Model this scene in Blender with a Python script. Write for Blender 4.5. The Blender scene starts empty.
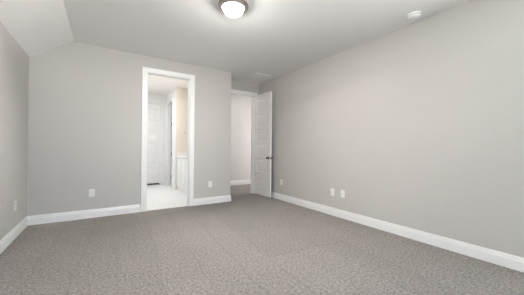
import bpy, bmesh, math
from mathutils import Matrix, Vector

C = bpy.context.scene.collection
sc = bpy.context.scene

# ------------------------------------------------------------------ camera
YAW, PITCH, ROLL, FPX, CAMH = 0.5740, 0.0044, 0.0100, 245.648, 1.1231
r = Vector((math.cos(YAW), -math.sin(YAW), 0)); fw = Vector((math.sin(YAW), math.cos(YAW), 0)); up = Vector((0, 0, 1))
fw2 = fw * math.cos(PITCH) + up * math.sin(PITCH)
up2 = up * math.cos(PITCH) - fw * math.sin(PITCH)
r3 = r * math.cos(ROLL) + up2 * math.sin(ROLL)
up3 = up2 * math.cos(ROLL) - r * math.sin(ROLL)
cam = bpy.data.cameras.new('camera')
cam.sensor_width = 36
cam.lens = FPX / 524 * 36
cam.clip_start = 0.02
co = bpy.data.objects.new('camera', cam)
C.objects.link(co)
m = Matrix((r3, up3, -fw2)).transposed().to_4x4()
m.translation = Vector((0, 0, CAMH))
co.matrix_world = m
sc.camera = co

# ------------------------------------------------------------------ daylight, lamps and added fill lights
sc.view_settings.view_transform = 'Standard'
sc.view_settings.look = 'None'
sc.view_settings.gamma = 1
sc.view_settings.use_curve_mapping = False
sc.view_settings.exposure = 0.70
sc.cycles.max_bounces = 10
sc.cycles.diffuse_bounces = 8
sc.cycles.sample_clamp_indirect = 6

SKY, SKY_C = 3.1, (0.75, 1.02, 1.28)
GROUND, GROUND_C = 9.0, (0.98, 1.015, 1.0)
LAMP = 1020.0
LAMP_RIM = 0.015
world = bpy.data.worlds.new('world')
sc.world = world
world.use_nodes = True
wn = world.node_tree
# bright sky above the horizon, an added brighter glow below it for the ceiling
_tc = wn.nodes.new('ShaderNodeTexCoord')
_sep = wn.nodes.new('ShaderNodeSeparateXYZ')
_mr = wn.nodes.new('ShaderNodeMapRange')
_mr.inputs[1].default_value, _mr.inputs[2].default_value = -0.03, 0.03
_mx = wn.nodes.new('ShaderNodeMix')
_mx.data_type = 'RGBA'
wn.links.new(_tc.outputs['Generated'], _sep.inputs[0])
wn.links.new(_sep.outputs['Z'], _mr.inputs[0])
wn.links.new(_mr.outputs[0], _mx.inputs[0])
_mx.inputs[6].default_value = tuple(GROUND * c for c in GROUND_C) + (1,)
_mx.inputs[7].default_value = tuple(SKY * c for c in SKY_C) + (1,)
wn.links.new(_mx.outputs[2], wn.nodes['Background'].inputs[0])

def area_light(name, loc, rot, sx, sy, power, color=(1, 1, 1), portal=False):
    l = bpy.data.lights.new(name, 'AREA')
    l.shape = 'RECTANGLE'
    l.size, l.size_y, l.energy, l.color = sx, sy, power, color
    if portal:
        l.cycles.is_portal = True
    o = bpy.data.objects.new(name, l)
    C.objects.link(o)
    o.location = loc
    o.rotation_euler = rot
    return o

PI = math.pi
# opening of the added window behind the camera
RWX0, RWX1, WZ0, WZ1 = -0.75, 0.75, 0.7, 2.35
REAR = -1.2
SWY0, SWY1, XR_W = -1.05, 0.35, 3.2946  # side window opening, added to light the left and back walls
area_light('added_window_portal', ((RWX0 + RWX1) / 2, REAR - 0.06, (WZ0 + WZ1) / 2), (PI / 2, 0, 0), RWX1 - RWX0, WZ1 - WZ0, 1, portal=True)
area_light('added_window_portal', (XR_W + 0.06, (SWY0 + SWY1) / 2, (WZ0 + WZ1) / 2), (PI / 2, 0, PI / 2), SWY1 - SWY0, WZ1 - WZ0, 1, portal=True)
area_light('bath_fill', (0.50, 6.2, 2.70), (0, 0, 0), 0.5, 0.9, 20, (0.95, 0.99, 1.04))  # unseen light without a fixture, added to brighten the bathroom
area_light('vanity_light', (2.10, 5.75, 2.0), (0, PI / 2, 0), 0.15, 0.7, 4.0, (1.0, 0.80, 0.58))
area_light('hall_end_fill', (5.37, 6.06, 1.35), (0, PI / 2, 0), 2.2, 1.1, 22, (1.0, 0.96, 0.94))  # unseen panel added at the hall end to light its wall evenly
area_light('hall_top_fill', (2.75, 6.0, 2.72), (0, 0, 0), 0.5, 0.5, 3, (1.0, 0.95, 0.91))  # unseen downlight without a fixture, added to brighten hall and door

# ------------------------------------------------------------------ materials
def srgb(r_, g_, b_):
    f = lambda c: (c / 255 / 12.92) if c / 255 <= 0.04045 else ((c / 255 + 0.055) / 1.055) ** 2.4
    return (f(r_), f(g_), f(b_), 1)

def mat(name, col, rough=0.5, metal=0.0, bump=None, emit=None, spec=0.5, vary=0.0):
    mt = bpy.data.materials.new(name)
    mt.use_nodes = True
    nt = mt.node_tree
    b = nt.nodes['Principled BSDF']
    b.inputs['Base Color'].default_value = col
    b.inputs['Roughness'].default_value = rough
    b.inputs['Metallic'].default_value = metal
    b.inputs['Specular IOR Level'].default_value = spec
    if emit:
        b.inputs['Emission Color'].default_value = emit[0]
        b.inputs['Emission Strength'].default_value = emit[1]
    if bump or vary:
        tc = nt.nodes.new('ShaderNodeTexCoord')
        n = nt.nodes.new('ShaderNodeTexNoise')
        n.inputs['Scale'].default_value = bump[0] if bump else 30
        n.inputs['Detail'].default_value = 3
        nt.links.new(tc.outputs['Object'], n.inputs['Vector'])
        if bump:
            bp = nt.nodes.new('ShaderNodeBump')
            bp.inputs['Strength'].default_value = bump[1]
            bp.inputs['Distance'].default_value = bump[2]
            nt.links.new(n.outputs['Fac'], bp.inputs['Height'])
            nt.links.new(bp.outputs['Normal'], b.inputs['Normal'])
        if vary:
            hs = nt.nodes.new('ShaderNodeHueSaturation')
            hs.inputs['Color'].default_value = col
            mr = nt.nodes.new('ShaderNodeMapRange')
            mr.inputs[3].default_value = 1 - vary
            mr.inputs[4].default_value = 1 + vary
            nt.links.new(n.outputs['Fac'], mr.inputs[0])
            nt.links.new(mr.outputs[0], hs.inputs['Value'])
            nt.links.new(hs.outputs[0], b.inputs['Base Color'])
    return mt

M_WALL = mat('wall_paint', (0.505, 0.488, 0.468, 1), 0.75, bump=(160, 0.25, 0.002), spec=0.25)
M_CEIL = mat('ceiling_paint', (0.89, 0.88, 0.865, 1), 0.9, bump=(90, 0.35, 0.003), spec=0.2)
M_HALL = mat('hall_paint', (0.66, 0.648, 0.64, 1), 0.8, bump=(160, 0.25, 0.002), spec=0.2)
M_BATH = mat('bath_paint', (0.80, 0.79, 0.775, 1), 0.7, bump=(160, 0.25, 0.002), spec=0.25)
M_BATH2 = mat('cream_paint', (0.76, 0.70, 0.63, 1), 0.7, bump=(160, 0.25, 0.002), spec=0.25)
M_TRIM = mat('white_trim', (0.79, 0.785, 0.78, 1), 0.35)
M_DOOR = mat('door_paint', (0.80, 0.785, 0.77, 1), 0.4)
M_PLATE = mat('white_plastic', (0.76, 0.75, 0.735, 1), 0.35)
M_DARK = mat('dark_slot', (0.06, 0.06, 0.06, 1), 0.6)
M_PSLOT = mat('pale_slot', (0.45, 0.44, 0.43, 1), 0.6)
M_NICKEL = mat('brushed_nickel', (0.60, 0.53, 0.50, 1), 0.40, 1.0, bump=(300, 0.1, 0.001))
M_BRONZE = mat('dark_metal', (0.10, 0.09, 0.085, 1), 0.35, 0.9)
M_GLASS = mat('lit_frosted_glass', (0.9, 0.9, 0.88, 1), 0.4, emit=((1.0, 0.955, 0.915, 1), LAMP))
def bowl_glow():
    # glow weighted to the bottom of the glass to weaken the ceiling halo
    nt = M_GLASS.node_tree
    tc = nt.nodes.new('ShaderNodeTexCoord')
    sp = nt.nodes.new('ShaderNodeSeparateXYZ')
    mr = nt.nodes.new('ShaderNodeMapRange')
    mr.interpolation_type = 'SMOOTHSTEP'
    for i, v in enumerate((-0.086, -0.119, LAMP * LAMP_RIM, LAMP)):
        mr.inputs[1 + i].default_value = v
    nt.links.new(tc.outputs['Object'], sp.inputs[0])
    nt.links.new(sp.outputs['Z'], mr.inputs[0])
    nt.links.new(mr.outputs[0], nt.nodes['Principled BSDF'].inputs['Emission Strength'])
bowl_glow()
M_CAB = mat('cabinet_white', (0.82, 0.82, 0.81, 1), 0.35)
M_STONE = mat('white_stone', (0.84, 0.83, 0.81, 1), 0.2, bump=(20, 0.02, 0.002), vary=0.04)
M_VENT = mat('vent_white', (0.92, 0.91, 0.90, 1), 0.45)
M_SMOKE = mat('detector_white', (0.94, 0.94, 0.935, 1), 0.4)

def carpet_mat():
    mt = bpy.data.materials.new('carpet')
    mt.use_nodes = True
    nt = mt.node_tree
    L = nt.links.new
    b = nt.nodes['Principled BSDF']
    b.inputs['Roughness'].default_value = 1.0
    b.inputs['Specular IOR Level'].default_value = 0.05
    b.inputs['Sheen Weight'].default_value = 0.15
    tc = nt.nodes.new('ShaderNodeTexCoord')
    def noise(scale, detail=2.0, rough=0.6, vec=None):
        n = nt.nodes.new('ShaderNodeTexNoise')
        n.inputs['Scale'].default_value = scale
        n.inputs['Detail'].default_value = detail
        n.inputs['Roughness'].default_value = rough
        L(vec or tc.outputs['Object'], n.inputs['Vector'])
        return n.outputs['Fac']
    def mrange(x, a0, a1, b0, b1):
        r_ = nt.nodes.new('ShaderNodeMapRange')
        for i, v in enumerate((a0, a1, b0, b1)):
            r_.inputs[1 + i].default_value = v
        L(x, r_.inputs[0])
        return r_.outputs[0]
    def mul(a, c):
        n = nt.nodes.new('ShaderNodeMath')
        n.operation = 'MULTIPLY'
        L(a, n.inputs[0]); L(c, n.inputs[1])
        return n.outputs[0]
    tuft = noise(44, 5, 0.88)
    fine = noise(170, 2)
    cr = nt.nodes.new('ShaderNodeValToRGB')
    cr.color_ramp.elements[0].position = 0.30
    cr.color_ramp.elements[0].color = (0.030, 0.026, 0.023, 1)
    cr.color_ramp.elements[1].position = 0.68
    cr.color_ramp.elements[1].color = (0.405, 0.369, 0.342, 1)
    L(tuft, cr.inputs[0])
    # nap brushed in lanes by the vacuum cleaner
    wob = nt.nodes.new('ShaderNodeTexNoise')
    wob.inputs['Scale'].default_value = 2.5
    L(tc.outputs['Object'], wob.inputs['Vector'])
    va = nt.nodes.new('ShaderNodeVectorMath')
    va.operation = 'MULTIPLY_ADD'
    va.inputs[1].default_value = (0.12, 0.12, 0)
    L(wob.outputs['Color'], va.inputs[0])
    L(tc.outputs['Object'], va.inputs[2])
    mp = nt.nodes.new('ShaderNodeMapping')
    mp.inputs['Rotation'].default_value = (0, 0, math.radians(-86))
    L(va.outputs[0], mp.inputs['Vector'])
    br = nt.nodes.new('ShaderNodeTexBrick')
    br.offset = 0.0
    br.inputs['Color1'].default_value = (0.955, 0.955, 0.955, 1)
    br.inputs['Color2'].default_value = (1.05, 1.05, 1.05, 1)
    br.inputs['Mortar'].default_value = (0.88, 0.88, 0.88, 1)
    br.inputs['Scale'].default_value = 1.0
    br.inputs['Mortar Size'].default_value = 0.013
    br.inputs['Mortar Smooth'].default_value = 1.0
    br.inputs['Brick Width'].default_value = 2.25
    br.inputs['Row Height'].default_value = 0.34
    L(mp.outputs[0], br.inputs['Vector'])
    lanes = br.outputs['Color']
    patch = mrange(noise(1.1, 2), 0.35, 0.65, 0.96, 1.04)
    f2 = mrange(fine, 0.3, 0.7, 0.75, 1.25)
    hs = nt.nodes.new('ShaderNodeHueSaturation')
    L(cr.outputs[0], hs.inputs['Color'])
    L(mul(mul(lanes, patch), f2), hs.inputs['Value'])
    L(hs.outputs[0], b.inputs['Base Color'])
    bp = nt.nodes.new('ShaderNodeBump')
    bp.inputs['Strength'].default_value = 1.0
    bp.inputs['Distance'].default_value = 0.012
    L(tuft, bp.inputs['Height'])
    L(bp.outputs['Normal'], b.inputs['Normal'])
    return mt
M_CARPET = carpet_mat()

def tile_mat():
    mt = bpy.data.materials.new('floor_tile')
    mt.use_nodes = True
    nt = mt.node_tree
    b = nt.nodes['Principled BSDF']
    b.inputs['Roughness'].default_value = 0.3
    tc = nt.nodes.new('ShaderNodeTexCoord')
    br = nt.nodes.new('ShaderNodeTexBrick')
    br.offset = 0.5
    br.inputs['Color1'].default_value = (0.76, 0.755, 0.745, 1)
    br.inputs['Color2'].default_value = (0.745, 0.74, 0.73, 1)
    br.inputs['Mortar'].default_value = (0.64, 0.63, 0.62, 1)
    br.inputs['Scale'].default_value = 1.0
    br.inputs['Mortar Size'].default_value = 0.004
    br.inputs['Brick Width'].default_value = 0.6
    br.inputs['Row Height'].default_value = 0.3
    nt.links.new(tc.outputs['Object'], br.inputs['Vector'])
    nt.links.new(br.outputs['Color'], b.inputs['Base Color'])
    return mt
M_TILE = tile_mat()

# ------------------------------------------------------------------ mesh helpers
def box(bm, x0, x1, y0, y1, z0, z1, mi=0, bevel=0.0):
    v = [bm.verts.new(p) for p in ((x0, y0, z0), (x1, y0, z0), (x1, y1, z0), (x0, y1, z0), (x0, y0, z1), (x1, y0, z1), (x1, y1, z1), (x0, y1, z1))]
    fs = [bm.faces.new([v[i] for i in q]) for q in ((0, 3, 2, 1), (4, 5, 6, 7), (0, 1, 5, 4), (1, 2, 6, 5), (2, 3, 7, 6), (3, 0, 4, 7))]
    for f in fs:
        f.material_index = mi
    if bevel:
        es = list({e for f in fs for e in f.edges})
        bmesh.ops.bevel(bm, geom=es, offset=bevel, segments=2, affect='EDGES', profile=0.6)

def prism(bm, poly, axis, a0, a1, mi=0):
    """extrude a 2-D polygon along an axis; poly is in the two other axes, in xyz order"""
    def P(p, a):
        q = list(p)
        q.insert(axis, a)
        return q
    A = [bm.verts.new(P(p, a0)) for p in poly]
    B = [bm.verts.new(P(p, a1)) for p in poly]
    n = len(poly)
    fs = [bm.faces.new(A), bm.faces.new(B[::-1])]
    for i in range(n):
        fs.append(bm.faces.new((A[i], B[i], B[(i + 1) % n], A[(i + 1) % n])))
    for f in fs:
        f.material_index = mi

def lathe(bm, prof, seg=40, cx=0, cy=0, axis='z', mi=0):
    """prof: list of (radius, height)"""
    rings = []
    for rr, z in prof:
        if rr < 1e-6:
            p = {'z': (cx, cy, z), 'y': (cx, z, cy), 'x': (z, cx, cy)}[axis]
            rings.append([bm.verts.new(p)])
        else:
            ring = []
            for k in range(seg):
                a = 2 * PI * k / seg
                u, w = cx + rr * math.cos(a), cy + rr * math.sin(a)
                p = {'z': (u, w, z), 'y': (u, z, w), 'x': (z, u, w)}[axis]
                ring.append(bm.verts.new(p))
            rings.append(ring)
    for a, b in zip(rings, rings[1:]):
        for k in range(seg):
            k2 = (k + 1) % seg
            if len(a) == 1 and len(b) == 1:
                continue
            if len(a) == 1:
                f = bm.faces.new((a[0], b[k], b[k2]))
            elif len(b) == 1:
                f = bm.faces.new((a[k], a[k2], b[0]))
            else:
                f = bm.faces.new((a[k], a[k2], b[k2], b[k]))
            f.material_index = mi

def obj(name, bm, mats, parent=None, smooth=False):
    bmesh.ops.recalc_face_normals(bm, faces=bm.faces[:])
    me = bpy.data.meshes.new(name)
    bm.to_mesh(me)
    bm.free()
    for mt in (mats if isinstance(mats, (list, tuple)) else [mats]):
        me.materials.append(mt)
    if smooth:
        me.polygons.foreach_set('use_smooth', [True] * len(me.polygons))
        me.set_sharp_from_angle(angle=math.radians(40))
    o = bpy.data.objects.new(name, me)
    C.objects.link(o)
    if parent:
        o.parent = parent
    return o

def tag(o, label, cat, group=None, kind=None):
    o['label'] = label
    o['category'] = cat
    if group:
        o['group'] = group
    if kind:
        o['kind'] = kind
    return o

def struct(name, bm, mt, label, cat):
    return tag(obj(name, bm, mt), label, cat, kind='structure')

def empty(name, loc, rz=0):
    o = bpy.data.objects.new(name, None)
    o.empty_display_size = 0.1
    C.objects.link(o)
    o.location = loc
    o.rotation_euler = (0, 0, rz)
    return o

NB = bmesh.new

# ------------------------------------------------------------------ room dimensions (metres)
XL, XR = -0.9005, 3.2946
YB, YA = 4.737, 5.257            # back wall, wall at the end of the alcove
T = 0.12
H, HL, XK = 2.74, 2.40, -0.39    # ceiling, knee height at left wall, start of the slope
XE = 2.274                       # right end of the back wall
BX0, BX1, BZ = 0.650, 1.392, 2.440   # bathroom opening
DX0, DX1, DZ = 2.372, 3.142, 2.420   # hall opening
YH = 6.75                        # hall far wall
YF = 8.0                         # bathroom far wall
XS = 1.62                        # bathroom side wall
XI = XE - 0.10                   # bathroom right wall inner face
BL = 0.10                        # bathroom left wall inner face
HX = 5.4                         # hall end

# ------------------------------------------------------------------ floors and ceilings
bm = NB()
box(bm, XL, XR, REAR, YB, -0.1, 0)
box(bm, BX0, BX1, YB, YB + 0.025, -0.1, 0)
box(bm, XE, XR, YB, YA, -0.1, 0)
box(bm, DX0, DX1, YA, YA + T, -0.1, 0)
box(bm, XE, HX, YA + T, YH, -0.1, 0)
box(bm, BL, XS, YF + 0.02, YF + 0.65, -0.1, -0.003)  # floor of the unseen box added behind the far bathroom door
struct('floor', bm, M_CARPET, 'grey brown cut pile bedroom carpet with faint vacuum tracks', 'carpet floor')

bm = NB()
box(bm, BX0, BX1, YB + 0.025, YB + T, -0.1, -0.003)
box(bm, BL, XI, YB + T, YF + 0.02, -0.1, -0.003)
struct('floor_bath', bm, M_TILE, 'white tiled floor seen through the bathroom doorway', 'tile floor')

bm = NB()
prism(bm, [(XL - T, HL - 0.0799), (XL, HL), (XK, H), (XR + T, H), (XR + T, H + T), (XK - 0.03, H + T), (XL - T, HL + 0.06)], 1, REAR - T, YB)
box(bm, XE, XR + T, YB, YA, H, H + T)
struct('ceiling', bm, M_CEIL, 'pale grey bedroom ceiling that slopes down above the left wall', 'ceiling')
bm = NB()
box(bm, BL - T, XI, YB + T, YF + T, H, H + T)
struct('ceiling_bath', bm, M_CEIL, 'pale ceiling seen through the bathroom doorway', 'ceiling')
bm = NB()
box(bm, XE, HX + T, YA + T, YH + T, H, H + T)
struct('ceiling_hall', bm, M_CEIL, 'ceiling of the hall beyond the open panelled door', 'ceiling')

# ------------------------------------------------------------------ walls
bm = NB()
box(bm, XL - T, XL, REAR, YB, -0.1, HL - 0.08)
prism(bm, [(XL - T, HL - 0.08), (XL, HL - 0.08), (XL, HL)], 1, REAR, YB)
struct('wall_left', bm, M_WALL, 'low grey side wall under the slope of the ceiling', 'wall')

bm = NB()
prism(bm, [(XL - T, -0.1), (BX0 - 0.02, -0.1), (BX0 - 0.02, H), (XK, H), (XL, HL), (XL - T, HL - 0.08)], 1, YB, YB + T)
box(bm, BX1 + 0.02, XE, YB, YB + T, -0.1, H)
box(bm, BX0 - 0.02, BX1 + 0.02, YB, YB + T, BZ + 0.02, H)
struct('wall_back', bm, M_WALL, 'warm grey far wall holding the bathroom doorway', 'wall')

bm = NB()
box(bm, XR, XR + T, REAR, SWY0, -0.1, H)
box(bm, XR, XR + T, SWY1, YA + T, -0.1, H)
box(bm, XR, XR + T, SWY0, SWY1, -0.1, WZ0)
box(bm, XR, XR + T, SWY0, SWY1, WZ1, H)
struct('wall_right', bm, M_WALL, 'long blank grey wall behind the open door', 'wall')

bm = NB()
box(bm, XL - T, RWX0, REAR - T, REAR, -0.1, H)
box(bm, RWX1, XR + T, REAR - T, REAR, -0.1, H)
box(bm, RWX0, RWX1, REAR - T, REAR, -0.1, WZ0)
box(bm, RWX0, RWX1, REAR - T, REAR, WZ1, H)
struct('wall_rear', bm, M_WALL, 'grey unseen wall behind the camera with an added window', 'wall')

bm = NB()
box(bm, XE, DX0 - 0.02, YA, YA + T, -0.1, H)
box(bm, DX1 + 0.02, XR, YA, YA + T, -0.1, H)
box(bm, DX0 - 0.02, DX1 + 0.02, YA, YA + T, DZ + 0.02, H)
struct('wall_alcove', bm, M_WALL, 'strip of grey wall above the hall doorway in the recess', 'wall')

bm = NB()
box(bm, XI, XE, YB + T, YH + T, -0.1, H)
struct('wall_recess', bm, M_WALL, 'grey wall closing the left side of the door recess', 'wall')

bm = NB()
box(bm, XE, HX + T, YH, YH + T, -0.1, H)
box(bm, HX, HX + T, YA + T, YH, -0.1, H)
box(bm, XR + T, HX + T, YA, YA + T, -0.1, H)
struct('wall_hall', bm, M_HALL, 'pale hall wall seen through the doorway beside the open door', 'wall')

# bathroom shell
FD0, FD1 = 0.86, 1.465           # far bathroom door opening
SD0, SD1 = 7.15, 7.72            # side doorway in the bathroom
bm = NB()
box(bm, BL - T, BL, YB + T, YF + T, -0.1, H)
box(bm, BL, FD0 - 0.02, YF, YF + T, -0.1, H)
box(bm, FD1 + 0.02, XS, YF, YF + T, -0.1, H)
box(bm, FD0 - 0.02, FD1 + 0.02, YF, YF + T, BZ + 0.02, H)
box(bm, BL, XS, YF + 0.65, YF + 0.75, -0.1, H + T)           # unseen box added behind the far door to keep daylight out
box(bm, BL, XS, YF + T, YF + 0.65, H, H + T)
box(bm, BL - T, BL, YF + T, YF + 0.65, -0.1, H + T)
box(bm, XS, XS + 0.1, YF + T, YF + 0.65, -0.1, H + T)
struct('wall_bath_far', bm, M_BATH, 'white bathroom wall around the far closed door', 'wall')
bm = NB()
box(bm, XS + 0.002, XI, YH, YH + T, -0.1, H)
struct('wall_bath_end', bm, M_BATH2, 'cream bathroom wall above the white vanity', 'wall')
bm = NB()
box(bm, XS, XS + 0.002, YH, YH + T, -0.1, H)
box(bm, XS, XS + 0.1, YH + T, SD0 - 0.02, -0.1, H)
box(bm, XS, XS + 0.1, SD1 + 0.02, YF + T, -0.1, H)
box(bm, XS, XS + 0.1, SD0 - 0.02, SD1 + 0.02, BZ + 0.02, H)
box(bm, XI, XE, YH + T, YF + T, -0.1, H)
box(bm, XS + 0.1, XI, YF, YF + T, -0.1, H)
struct('wall_bath_side', bm, M_BATH, 'white bathroom wall around the narrow side doorway', 'wall')

# unseen windows, added behind the camera to let daylight in
def window(name, x0, x1, z0, z1, along_x, pos, label):
    bm = NB()
    def bar(a0, a1, b0, b1):
        if along_x:
            box(bm, a0, a1, pos - 0.03, pos + 0.03, b0, b1)
        else:
            box(bm, pos - 0.03, pos + 0.03, a0, a1, b0, b1)
    w = 0.05
    bar(x0, x0 + w, z0, z1); bar(x1 - w, x1, z0, z1)
    bar(x0 + w, x1 - w, z0, z0 + w); bar(x0 + w, x1 - w, z1 - w, z1)
    bar((x0 + x1) / 2 - 0.025, (x0 + x1) / 2 + 0.025, z0 + w, z1 - w)
    return struct(name, bm, M_TRIM, label, 'added window')
window('added_window_1', RWX0, RWX1, WZ0, WZ1, True, REAR - 0.06, 'white frame of an added unseen window behind the camera')

window('added_window_2', SWY0, SWY1, WZ0, WZ1, False, XR + 0.06, 'white frame of an added unseen window at the near end of the long blank wall')

# ------------------------------------------------------------------ trim: baseboards, casings, jambs
BBP = [(0, 0), (0.016, 0), (0.016, 0.088), (0.0145, 0.093), (0.011, 0.097), (0.010, 0.102), (0.010, 0.112), (0.007, 0.122), (0.004, 0.130), (0, 0.131)]
def sweep(bm, path, prof, closed_ends=True):
    """sweep a (distance to the right of the path, height) profile along a plan path with mitred corners"""
    n = len(path)
    rows = []
    for i, p in enumerate(path):
        p = Vector(p)
        d0 = (p - Vector(path[i - 1])).normalized() if i > 0 else None
        d1 = (Vector(path[i + 1]) - p).normalized() if i < n - 1 else None
        n0 = Vector((d0.y, -d0.x)) if d0 else None
        n1 = Vector((d1.y, -d1.x)) if d1 else None
        if n0 is None: off = n1
        elif n1 is None: off = n0
        else:
            b = (n0 + n1).normalized()
            off = b / max(0.2, b.dot(n1))
        rows.append([bm.verts.new((p.x + off.x * a, p.y + off.y * a, z)) for a, z in prof])
    k = len(prof)
    for a, b in zip(rows, rows[1:]):
        for j in range(k):
            bm.faces.new((a[j], a[(j + 1) % k], b[(j + 1) % k], b[j]))
    bm.faces.new(rows[0]); bm.faces.new(rows[-1][::-1])

CW = 0.093                         # casing width
def baseboard(name, path, label):
    bm = NB()
    sweep(bm, path, BBP)
    return struct(name, bm, M_TRIM, label, 'baseboard')
baseboard('baseboard_left', [(XL, REAR), (XL, YB), (BX0 - CW - 0.005, YB)], 'white baseboard turning the corner from the low side wall to the bathroom doorway')
baseboard('baseboard_back', [(BX1 + CW + 0.005, YB), (XE, YB), (XE, YA)], 'short white baseboard between bathroom doorway and the recess')
baseboard('baseboard_right', [(XR, YA), (XR, REAR)], 'long white baseboard along the blank grey wall')
baseboard('baseboard_rear', [(XR - 0.02, REAR), (XL + 0.02, REAR)], 'white baseboard under the added window behind the camera')
baseboard('baseboard_hall', [(XE, YA + T), (XE, YH), (HX, YH), (HX, YA + T)], 'white hall baseboard seen through the doorway beside the open door')
baseboard('baseboard_bath', [(BL, YB + T), (BL, YF), (FD0 - CW - 0.005, YF)], 'white baseboard along the hidden bathroom wall')

CP = [(0.006, 0), (0.006, 0.010), (0.012, 0.0125), (0.022, 0.0125), (0.030, 0.016), (0.075, 0.019), (0.088, 0.019), (CW, 0.015), (CW, 0)]
def casing(bm, a0, a1, zt, fx):
    """door casing of mitred legs; fx(a, depth, z) -> xyz"""
    rows = []
    for (a, z, sa, sz) in ((a0, 0, -1, 0), (a0, zt, -1, 1), (a1, zt, 1, 1), (a1, 0, 1, 0)):
        rows.append([bm.verts.new(fx(a + sa * o, d, z + sz * o)) for o, d in CP])
    k = len(CP)
    for A, B in zip(rows, rows[1:]):
        for j in range(k):
            bm.faces.new((A[j], A[(j + 1) % k], B[(j + 1) % k], B[j]))
    bm.faces.new(rows[0]); bm.faces.new(rows[-1][::-1])

def jamb(bm, a0, a1, zt, t0, t1, f, stop=None):
    """lining boards of an opening; f(a0,a1,t0,t1,z0,z1) adds a box"""
    f(a0 - 0.02, a0, t0, t1, -0.003, zt + 0.02)
    f(a1, a1 + 0.02, t0, t1, -0.003, zt + 0.02)
    f(a0, a1, t0, t1, zt, zt + 0.02)
    if stop:
        f(a0, a0 + 0.011, stop[0], stop[1], -0.003, zt)
        f(a1 - 0.011, a1, stop[0], stop[1], -0.003, zt)
        f(a0 + 0.011, a1 - 0.011, stop[0], stop[1], zt - 0.011, zt)

def opening_y(name, a0, a1, zt, y0, y1, label, stop=None, back=True):
    bm = NB()
    casing(bm, a0, a1, zt, lambda a, d, z: (a, y0 - d, z))
    if back:
        casing(bm, a0, a1, zt, lambda a, d, z: (a, y1 + d, z))
    jamb(bm, a0, a1, zt, y0, y1, lambda p, q, s, t, z0, z1: box(bm, p, q, s, t, z0, z1), stop)
    return struct(name, bm, M_TRIM, label, 'door frame')
opening_y('trim_1', BX0, BX1, BZ, YB, YB + T, 'white moulded casing and jamb around the bathroom doorway', stop=(YB + 0.05, YB + 0.075))
bm = NB()
# hall opening: the left casing leg is squeezed against the end of the recess, so it is cut to the wall
casing(bm, DX0, DX1, DZ, lambda a, d, z: (max(a, XE + 0.001), YA - d, z))
casing(bm, DX0, DX1, DZ, lambda a, d, z: (max(a, XE + 0.001), YA + T + d, z))
jamb(bm, DX0, DX1, DZ, YA, YA + T, lambda p, q, s, t, z0, z1: box(bm, p, q, s, t, z0, z1), stop=(YA + 0.045, YA + 0.07))
struct('trim_2', bm, M_TRIM, 'white casing and jamb around the hall doorway in the recess', 'door frame')
opening_y('trim_3', FD0, FD1, BZ, YF, YF + T, 'white casing around the closed door at the far end of the bathroom', back=False)
bm = NB()
casing(bm, SD0, SD1, BZ, lambda a, d, z: (XS - d, a, z))
jamb(bm, SD0, SD1, BZ, XS, XS + 0.1, lambda p, q, s, t, z0, z1: box(bm, s, t, p, q, z0, z1))
struct('trim_4', bm, M_TRIM, 'white casing around the narrow side doorway inside the bathroom', 'door frame')

# ------------------------------------------------------------------ doors
def panel_face(bm, w, z0, z1, y, s, rows, stile, top, bot, mid):
    """one face of a door with stacked horizontal panels, facing s along y"""
    def q(x0, x1, za, zb):
        bm.faces.new([bm.verts.new(p) for p in ((x0, y, za), (x1, y, za), (x1, y, zb), (x0, y, zb))])
    q(0, stile, z0, z1); q(w - stile, w, z0, z1)
    ph = (z1 - z0 - top - bot - mid * (rows - 1)) / rows
    q(stile, w - stile, z0, z0 + bot); q(stile, w - stile, z1 - top, z1)
    for i in range(rows):
        a = z0 + bot + i * (ph + mid)
        if i < rows - 1:
            q(stile, w - stile, a + ph, a + ph + mid)
        prev = None
        for ins, dep in ((0, 0), (0.005, 0.011), (0.016, 0.012), (0.040, 0.003)):
            ring = [bm.verts.new((xx, y - s * dep, zz)) for xx, zz in ((stile + ins, a + ins), (w - stile - ins, a + ins), (w - stile - ins, a + ph - ins), (stile + ins, a + ph - ins))]
            if prev:
                for k in range(4):
                    bm.faces.new((prev[k], prev[(k + 1) % 4], ring[(k + 1) % 4], ring[k]))
            prev = ring
        bm.faces.new(prev)

def door_mesh(w, z0, z1, th=0.035, rows=6):
    bm = NB()
    for y, s in ((-th / 2, -1), (th / 2, 1)):
        panel_face(bm, w, z0, z1, y, s, rows, 0.105, 0.125, 0.20, 0.085)
    h = th / 2
    for pts in (((0, -h, z0), (0, h, z0), (0, h, z1), (0, -h, z1)), ((w, -h, z0), (w, h, z0), (w, h, z1), (w, -h, z1)),
                ((0, -h, z0), (w, -h, z0), (w, h, z0), (0, h, z0)), ((0, -h, z1), (w, -h, z1), (w, h, z1), (0, h, z1))):
        bm.faces.new([bm.verts.new(p) for p in pts])
    bmesh.ops.remove_doubles(bm, verts=bm.verts[:], dist=0.0005)
    return bm

def knob_set(parent, x, z, th, mt, w):
    for s in (-1, 1):
        bm = NB()
        y = s * th / 2
        lathe(bm, [(0, y), (0.032, y), (0.032, y + s * 0.005), (0.027, y + s * 0.009), (0.012, y + s * 0.011), (0.011, y + s * 0.030),
                   (0.019, y + s * 0.036), (0.0265, y + s * 0.046), (0.0275, y + s * 0.054), (0.023, y + s * 0.062), (0.012, y + s * 0.066), (0, y + s * 0.067)], 28, x, z, 'y')
        k = obj('door_knob', bm, mt, parent, True)
        k['label'] = 'dark metal round knob'
    bm = NB()
    box(bm, w, w + 0.0015, -0.012, 0.012, z - 0.028, z + 0.028)
    obj('latch_plate', bm, mt, parent)

def hinges(parent, zs, mt, x=0.0, y=0.0):
    for z in zs:
        bm = NB()
        lathe(bm, [(0, z - 0.048), (0.006, z - 0.048), (0.0065, z), (0.006, z + 0.048), (0, z + 0.048)], 14, x, y)
        box(bm, x, x + 0.03, y - 0.0012, y + 0.0012, z - 0.045, z + 0.045)
        obj('hinge', bm, mt, parent)

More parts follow.
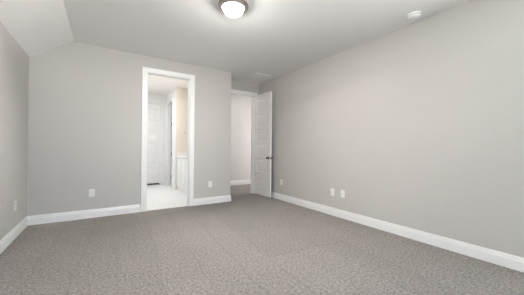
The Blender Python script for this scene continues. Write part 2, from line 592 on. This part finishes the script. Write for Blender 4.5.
# bedroom door, swung open into the room until it stands almost along the right wall
HG = Vector((DX1 + 0.022, YA - 0.030))
NE = Vector((3.185, 4.55))
d = NE - HG
dw = (NE - HG).length
ang = math.atan2(d.y, d.x)
door = obj('door_1', door_mesh(dw, 0.020, DZ + 0.004), M_DOOR, smooth=False)
door.location = (HG.x, HG.y, 0)
door.rotation_euler = (0, 0, ang)
tag(door, 'white panelled bedroom door standing open against the blank grey wall', 'door', kind='structure')
knob_set(door, dw - 0.06, 0.912, 0.035, M_BRONZE, dw)
hinges(door, (0.25, 0.95, 1.60, 2.20), M_NICKEL, -0.004, 0.022)

# far bathroom door, closed, with a gap above the floor
fdoor = obj('door_2', door_mesh(FD1 - FD0 - 0.006, 0.040, BZ - 0.004), M_DOOR)
fdoor.location = (FD0 + 0.003, YF + 0.035, 0)
tag(fdoor, 'white closed panelled door at the far end of the bathroom', 'door', kind='structure')
knob_set(fdoor, 0.06, 0.93, 0.035, M_BRONZE, FD1 - FD0 - 0.006)
# side bathroom door, opened away into the dim room behind
sdoor = obj('door_3', door_mesh(0.44, 0.012, BZ - 0.004), M_DOOR)
sdoor.location = (XS + 0.115, SD1 - 0.02, 0)
tag(sdoor, 'narrow white door opened away behind the side doorway of the bathroom', 'door', kind='structure')
hinges(sdoor, (0.25, 0.93, 1.83), M_BRONZE, -0.012, -0.02)

# ------------------------------------------------------------------ ceiling light
LX, LY = 1.214, 2.500
lamp = empty('ceiling_light', (LX, LY, H))
tag(lamp, 'round flush ceiling light with brushed metal pan and lit frosted glass bowl', 'ceiling light')
bm = NB()
lathe(bm, [(0, 0), (0.150, 0), (0.168, -0.005), (0.172, -0.015), (0.171, -0.025), (0.163, -0.030), (0.158, -0.033), (0.158, -0.043), (0.151, -0.050), (0.137, -0.053), (0.121, -0.046), (0, -0.044)], 64)
obj('pan', bm, M_NICKEL, lamp, True)
bm = NB()
prof = [(0.1185, -0.043)]
for i in range(0, 13):
    a = i / 12 * PI / 2
    prof.append((0.118 * math.cos(a) if i < 12 else 0, -0.046 - 0.074 * math.sin(a)))
lathe(bm, prof, 56)
obj('glass_bowl', bm, M_GLASS, lamp, True)
bm = NB()
lathe(bm, [(0, -0.119), (0.014, -0.1195), (0.0165, -0.121), (0.0150, -0.1225), (0.009, -0.1265), (0, -0.1285)], 20)
obj('finial', bm, M_NICKEL, lamp, True)

# ------------------------------------------------------------------ smoke detector
sd = empty('smoke_detector', (3.090, 1.472, H))
tag(sd, 'round white smoke detector on the ceiling close to the blank grey wall', 'smoke detector')
bm = NB()
lathe(bm, [(0, 0), (0.070, 0), (0.070, -0.010), (0.066, -0.012), (0, -0.012)], 40)
obj('base', bm, M_SMOKE, sd, True)
bm = NB()
lathe(bm, [(0, -0.012), (0.060, -0.012), (0.060, -0.017), (0.064, -0.018), (0.064, -0.030), (0.058, -0.040), (0.040, -0.046), (0.038, -0.043), (0.034, -0.043), (0.032, -0.047), (0, -0.048)], 40)
for k in range(20):
    a = 2 * PI * k / 20
    ca, sa = math.cos(a), math.sin(a)
    pts = []
    for (t, rr, z) in ((-0.007, 0.0645, -0.0195), (0.007, 0.0645, -0.0195), (0.007, 0.0645, -0.0255), (-0.007, 0.0645, -0.0255)):
        pts.append(bm.verts.new((rr * ca - t * sa, rr * sa + t * ca, z)))
    bm.faces.new(pts).material_index = 1
obj('cover', bm, [M_SMOKE, M_DARK], sd, True)
bm = NB()
lathe(bm, [(0, -0.0475), (0.011, -0.0475), (0.011, -0.050), (0.008, -0.0515), (0, -0.052)], 20)
obj('test_button', bm, M_PLATE, sd, True)

# ------------------------------------------------------------------ ceiling air vent
VX, VY, VW, VL = 2.925, 4.640, 0.41, 0.34
vent = empty('ceiling_vent', (VX, VY, H))
tag(vent, 'white louvred air vent in the ceiling above the open door', 'air vent')
bm = NB()
fr = 0.030
for (x0, x1, y0, y1) in ((-VW / 2, VW / 2, -VL / 2, -VL / 2 + fr), (-VW / 2, VW / 2, VL / 2 - fr, VL / 2), (-VW / 2, -VW / 2 + fr, -VL / 2 + fr, VL / 2 - fr), (VW / 2 - fr, VW / 2, -VL / 2 + fr, VL / 2 - fr)):
    box(bm, x0, x1, y0, y1, -0.011, 0)
box(bm, -0.008, 0.008, -VL / 2 + fr, VL / 2 - fr, -0.010, 0)
obj('frame', bm, M_VENT, vent)
bm = NB()
box(bm, -VW / 2 + fr, VW / 2 - fr, -VL / 2 + fr, VL / 2 - fr, -0.002, -0.0005)
obj('backing', bm, mat('vent_duct', (0.80, 0.79, 0.78, 1), 0.8), vent)
for s in (-1, 1):
    n = 9
    for i in range(n):
        y = -VL / 2 + fr + (i + 0.5) * (VL - 2 * fr) / n
        bm = NB()
        x0, x1 = (0.008, VW / 2 - fr) if s > 0 else (-VW / 2 + fr, -0.008)
        prism(bm, [(y + 0.014, -0.0095), (y + 0.013, -0.0108), (y - 0.014, -0.0045), (y - 0.013, -0.0030)], 0, x0, x1)
        obj('louvre', bm, M_VENT, vent)

# ------------------------------------------------------------------ wall plates
def plate_bm():
    bm = NB()
    box(bm, -0.0375, 0.0375, -0.006, 0, -0.0600, 0.0600, bevel=0.0025)
    return bm
def outlet(name, loc, rz, label, group, kind='duplex'):
    """wall plate facing local -y"""
    o = empty(name, loc, rz)
    tag(o, label, 'outlet' if kind != 'jack' else 'wall jack', group)
    obj('cover_plate', plate_bm(), M_PLATE, o)
    if kind == 'duplex':
        for s in (-1, 1):
            bm = NB()
            cz = s * 0.0195
            prism(bm, [(-0.012, cz - 0.0145), (0.012, cz - 0.0145), (0.0168, cz - 0.008), (0.0168, cz + 0.008), (0.012, cz + 0.0145), (-0.012, cz + 0.0145), (-0.0168, cz + 0.008), (-0.0168, cz - 0.008)], 1, -0.0078, -0.0055)
            rc = obj('receptacle', bm, M_PLATE, o)
            bm = NB()
            box(bm, -0.0085, -0.0060, -0.0083, -0.0070, cz - 0.002, cz + 0.008)
            box(bm, 0.0060, 0.0085, -0.0083, -0.0070, cz - 0.001, cz + 0.007)
            lathe(bm, [(0, -0.0083), (0.0032, -0.0083), (0.0032, -0.0070), (0, -0.0070)], 12, 0, cz - 0.008, 'y')
            obj('slot', bm, M_DARK, rc)
        bm = NB()
        lathe(bm, [(0, -0.0075), (0.003, -0.0072), (0.0035, -0.0058), (0, -0.0055)], 12, 0, 0, 'y')
        obj('screw', bm, M_PLATE, o)
    elif kind == 'jack':
        bm = NB()
        box(bm, -0.011, 0.011, -0.0085, -0.0055, -0.012, 0.010, bevel=0.001)
        j = obj('jack', bm, M_PLATE, o)
        bm = NB()
        box(bm, -0.0065, 0.0065, -0.0090, -0.0080, -0.008, 0.003)
        obj('port', bm, M_DARK, j)
        for s in (-1, 1):
            bm = NB()
            lathe(bm, [(0, -0.0075), (0.003, -0.0072), (0.0035, -0.0058), (0, -0.0055)], 12, 0, s * 0.042, 'y')
            obj('screw', bm, M_PLATE, o)
    elif kind == 'rocker':
        bm = NB()
        box(bm, -0.0165, 0.0165, -0.0078, -0.0055, -0.033, 0.033, bevel=0.001)
        rc = obj('receptacle', bm, M_PLATE, o)
        for cz in (-0.017, 0.017):
            bm = NB()
            box(bm, -0.0075, -0.0055, -0.0083, -0.0070, cz - 0.002, cz + 0.007)
            box(bm, 0.0055, 0.0075, -0.0083, -0.0070, cz - 0.002, cz + 0.006)
            obj('slot', bm, M_PSLOT, rc)
    return o
G = 'electrical outlets low on the walls'
outlet('wall_outlet', (-0.143, YB, 0.395), 0, 'white duplex outlet on the wide wall between ceiling slope and bathroom doorway', G)
outlet('wall_outlet', (1.823, YB, 0.392), 0, 'white outlet on the narrow wall between bathroom doorway and recess', G)
outlet('wall_outlet', (XR, 4.292, 0.390), -PI / 2, 'white outlet on the long wall just past the open door edge', G)
outlet('wall_outlet', (XR, 2.864, 0.394), -PI / 2, 'bright plain outlet of the pair midway along the long wall', G, 'rocker')
outlet('wall_jack', (XR, 2.650, 0.397), -PI / 2, 'white cable jack plate with one dark port beside the plain outlet', 'electrical outlets low on the walls', 'jack')
outlet('wall_outlet', (XL, 4.176, 0.392), PI / 2, 'white outlet on the low side wall near the corner', G)

# ------------------------------------------------------------------ bathroom vanity
VF, V0, V1 = 1.655, 5.30, YH - 0.002
van = empty('vanity_cabinet', (VF, (V0 + V1) / 2, 0))
tag(van, 'white panelled vanity cabinet along the right of the bathroom', 'cabinet')
van.location = (0, 0, 0)
bm = NB()
box(bm, VF + 0.02, XI - 0.002, V0, V1, 0.10, 0.855)
box(bm, VF + 0.03, XI - 0.002, V0, V1, -0.003, 0.10)
obj('body', bm, M_CAB, van)
n = 4
w = (V1 - V0 - 0.02) / n
for i in range(n):
    y0 = V0 + 0.01 + i * w + 0.004
    y1 = y0 + w - 0.008
    bm = NB()
    st = 0.055
    for (a, b, c, e) in ((y0, y0 + st, 0.115, 0.84), (y1 - st, y1, 0.115, 0.84), (y0 + st, y1 - st, 0.115, 0.115 + st), (y0 + st, y1 - st, 0.84 - st, 0.84)):
        box(bm, VF, VF + 0.02, a, b, c, e)
    box(bm, VF + 0.010, VF + 0.02, y0 + st, y1 - st, 0.115 + st, 0.84 - st)
    dd = obj('cabinet_door', bm, M_CAB, van)
ct = None
bm = NB()
box(bm, VF - 0.010, XI - 0.002, V0 - 0.02, V1, 0.856, 0.892, bevel=0.004)
ct = obj('countertop', bm, M_STONE)
tag(ct, 'white stone countertop on the bathroom vanity', 'countertop')
bm = NB()
box(bm, VF + 0.0, XI - 0.004, V1 - 0.02, V1, 0.892, 0.992, bevel=0.003)
box(bm, XI - 0.022, XI - 0.002, V0, V1 - 0.02, 0.892, 0.992, bevel=0.003)
obj('backsplash', bm, M_STONE, ct)

# small hook on the cream wall over the vanity
hk = empty('towel_hook', (1.858, YH, 1.545))
tag(hk, 'small metal hook on the cream bathroom wall above the vanity', 'hook')
bm = NB()
lathe(bm, [(0, 0), (0.021, 0), (0.021, -0.005), (0.017, -0.008), (0, -0.008)], 24, 0, 0, 'y')
obj('mount', bm, M_NICKEL, hk, True)
bm = NB()
box(bm, -0.007, 0.007, -0.045, -0.007, -0.006, 0.006, bevel=0.002)
box(bm, -0.007, 0.007, -0.052, -0.040, -0.045, 0.012, bevel=0.003)
obj('peg', bm, M_NICKEL, hk, True)
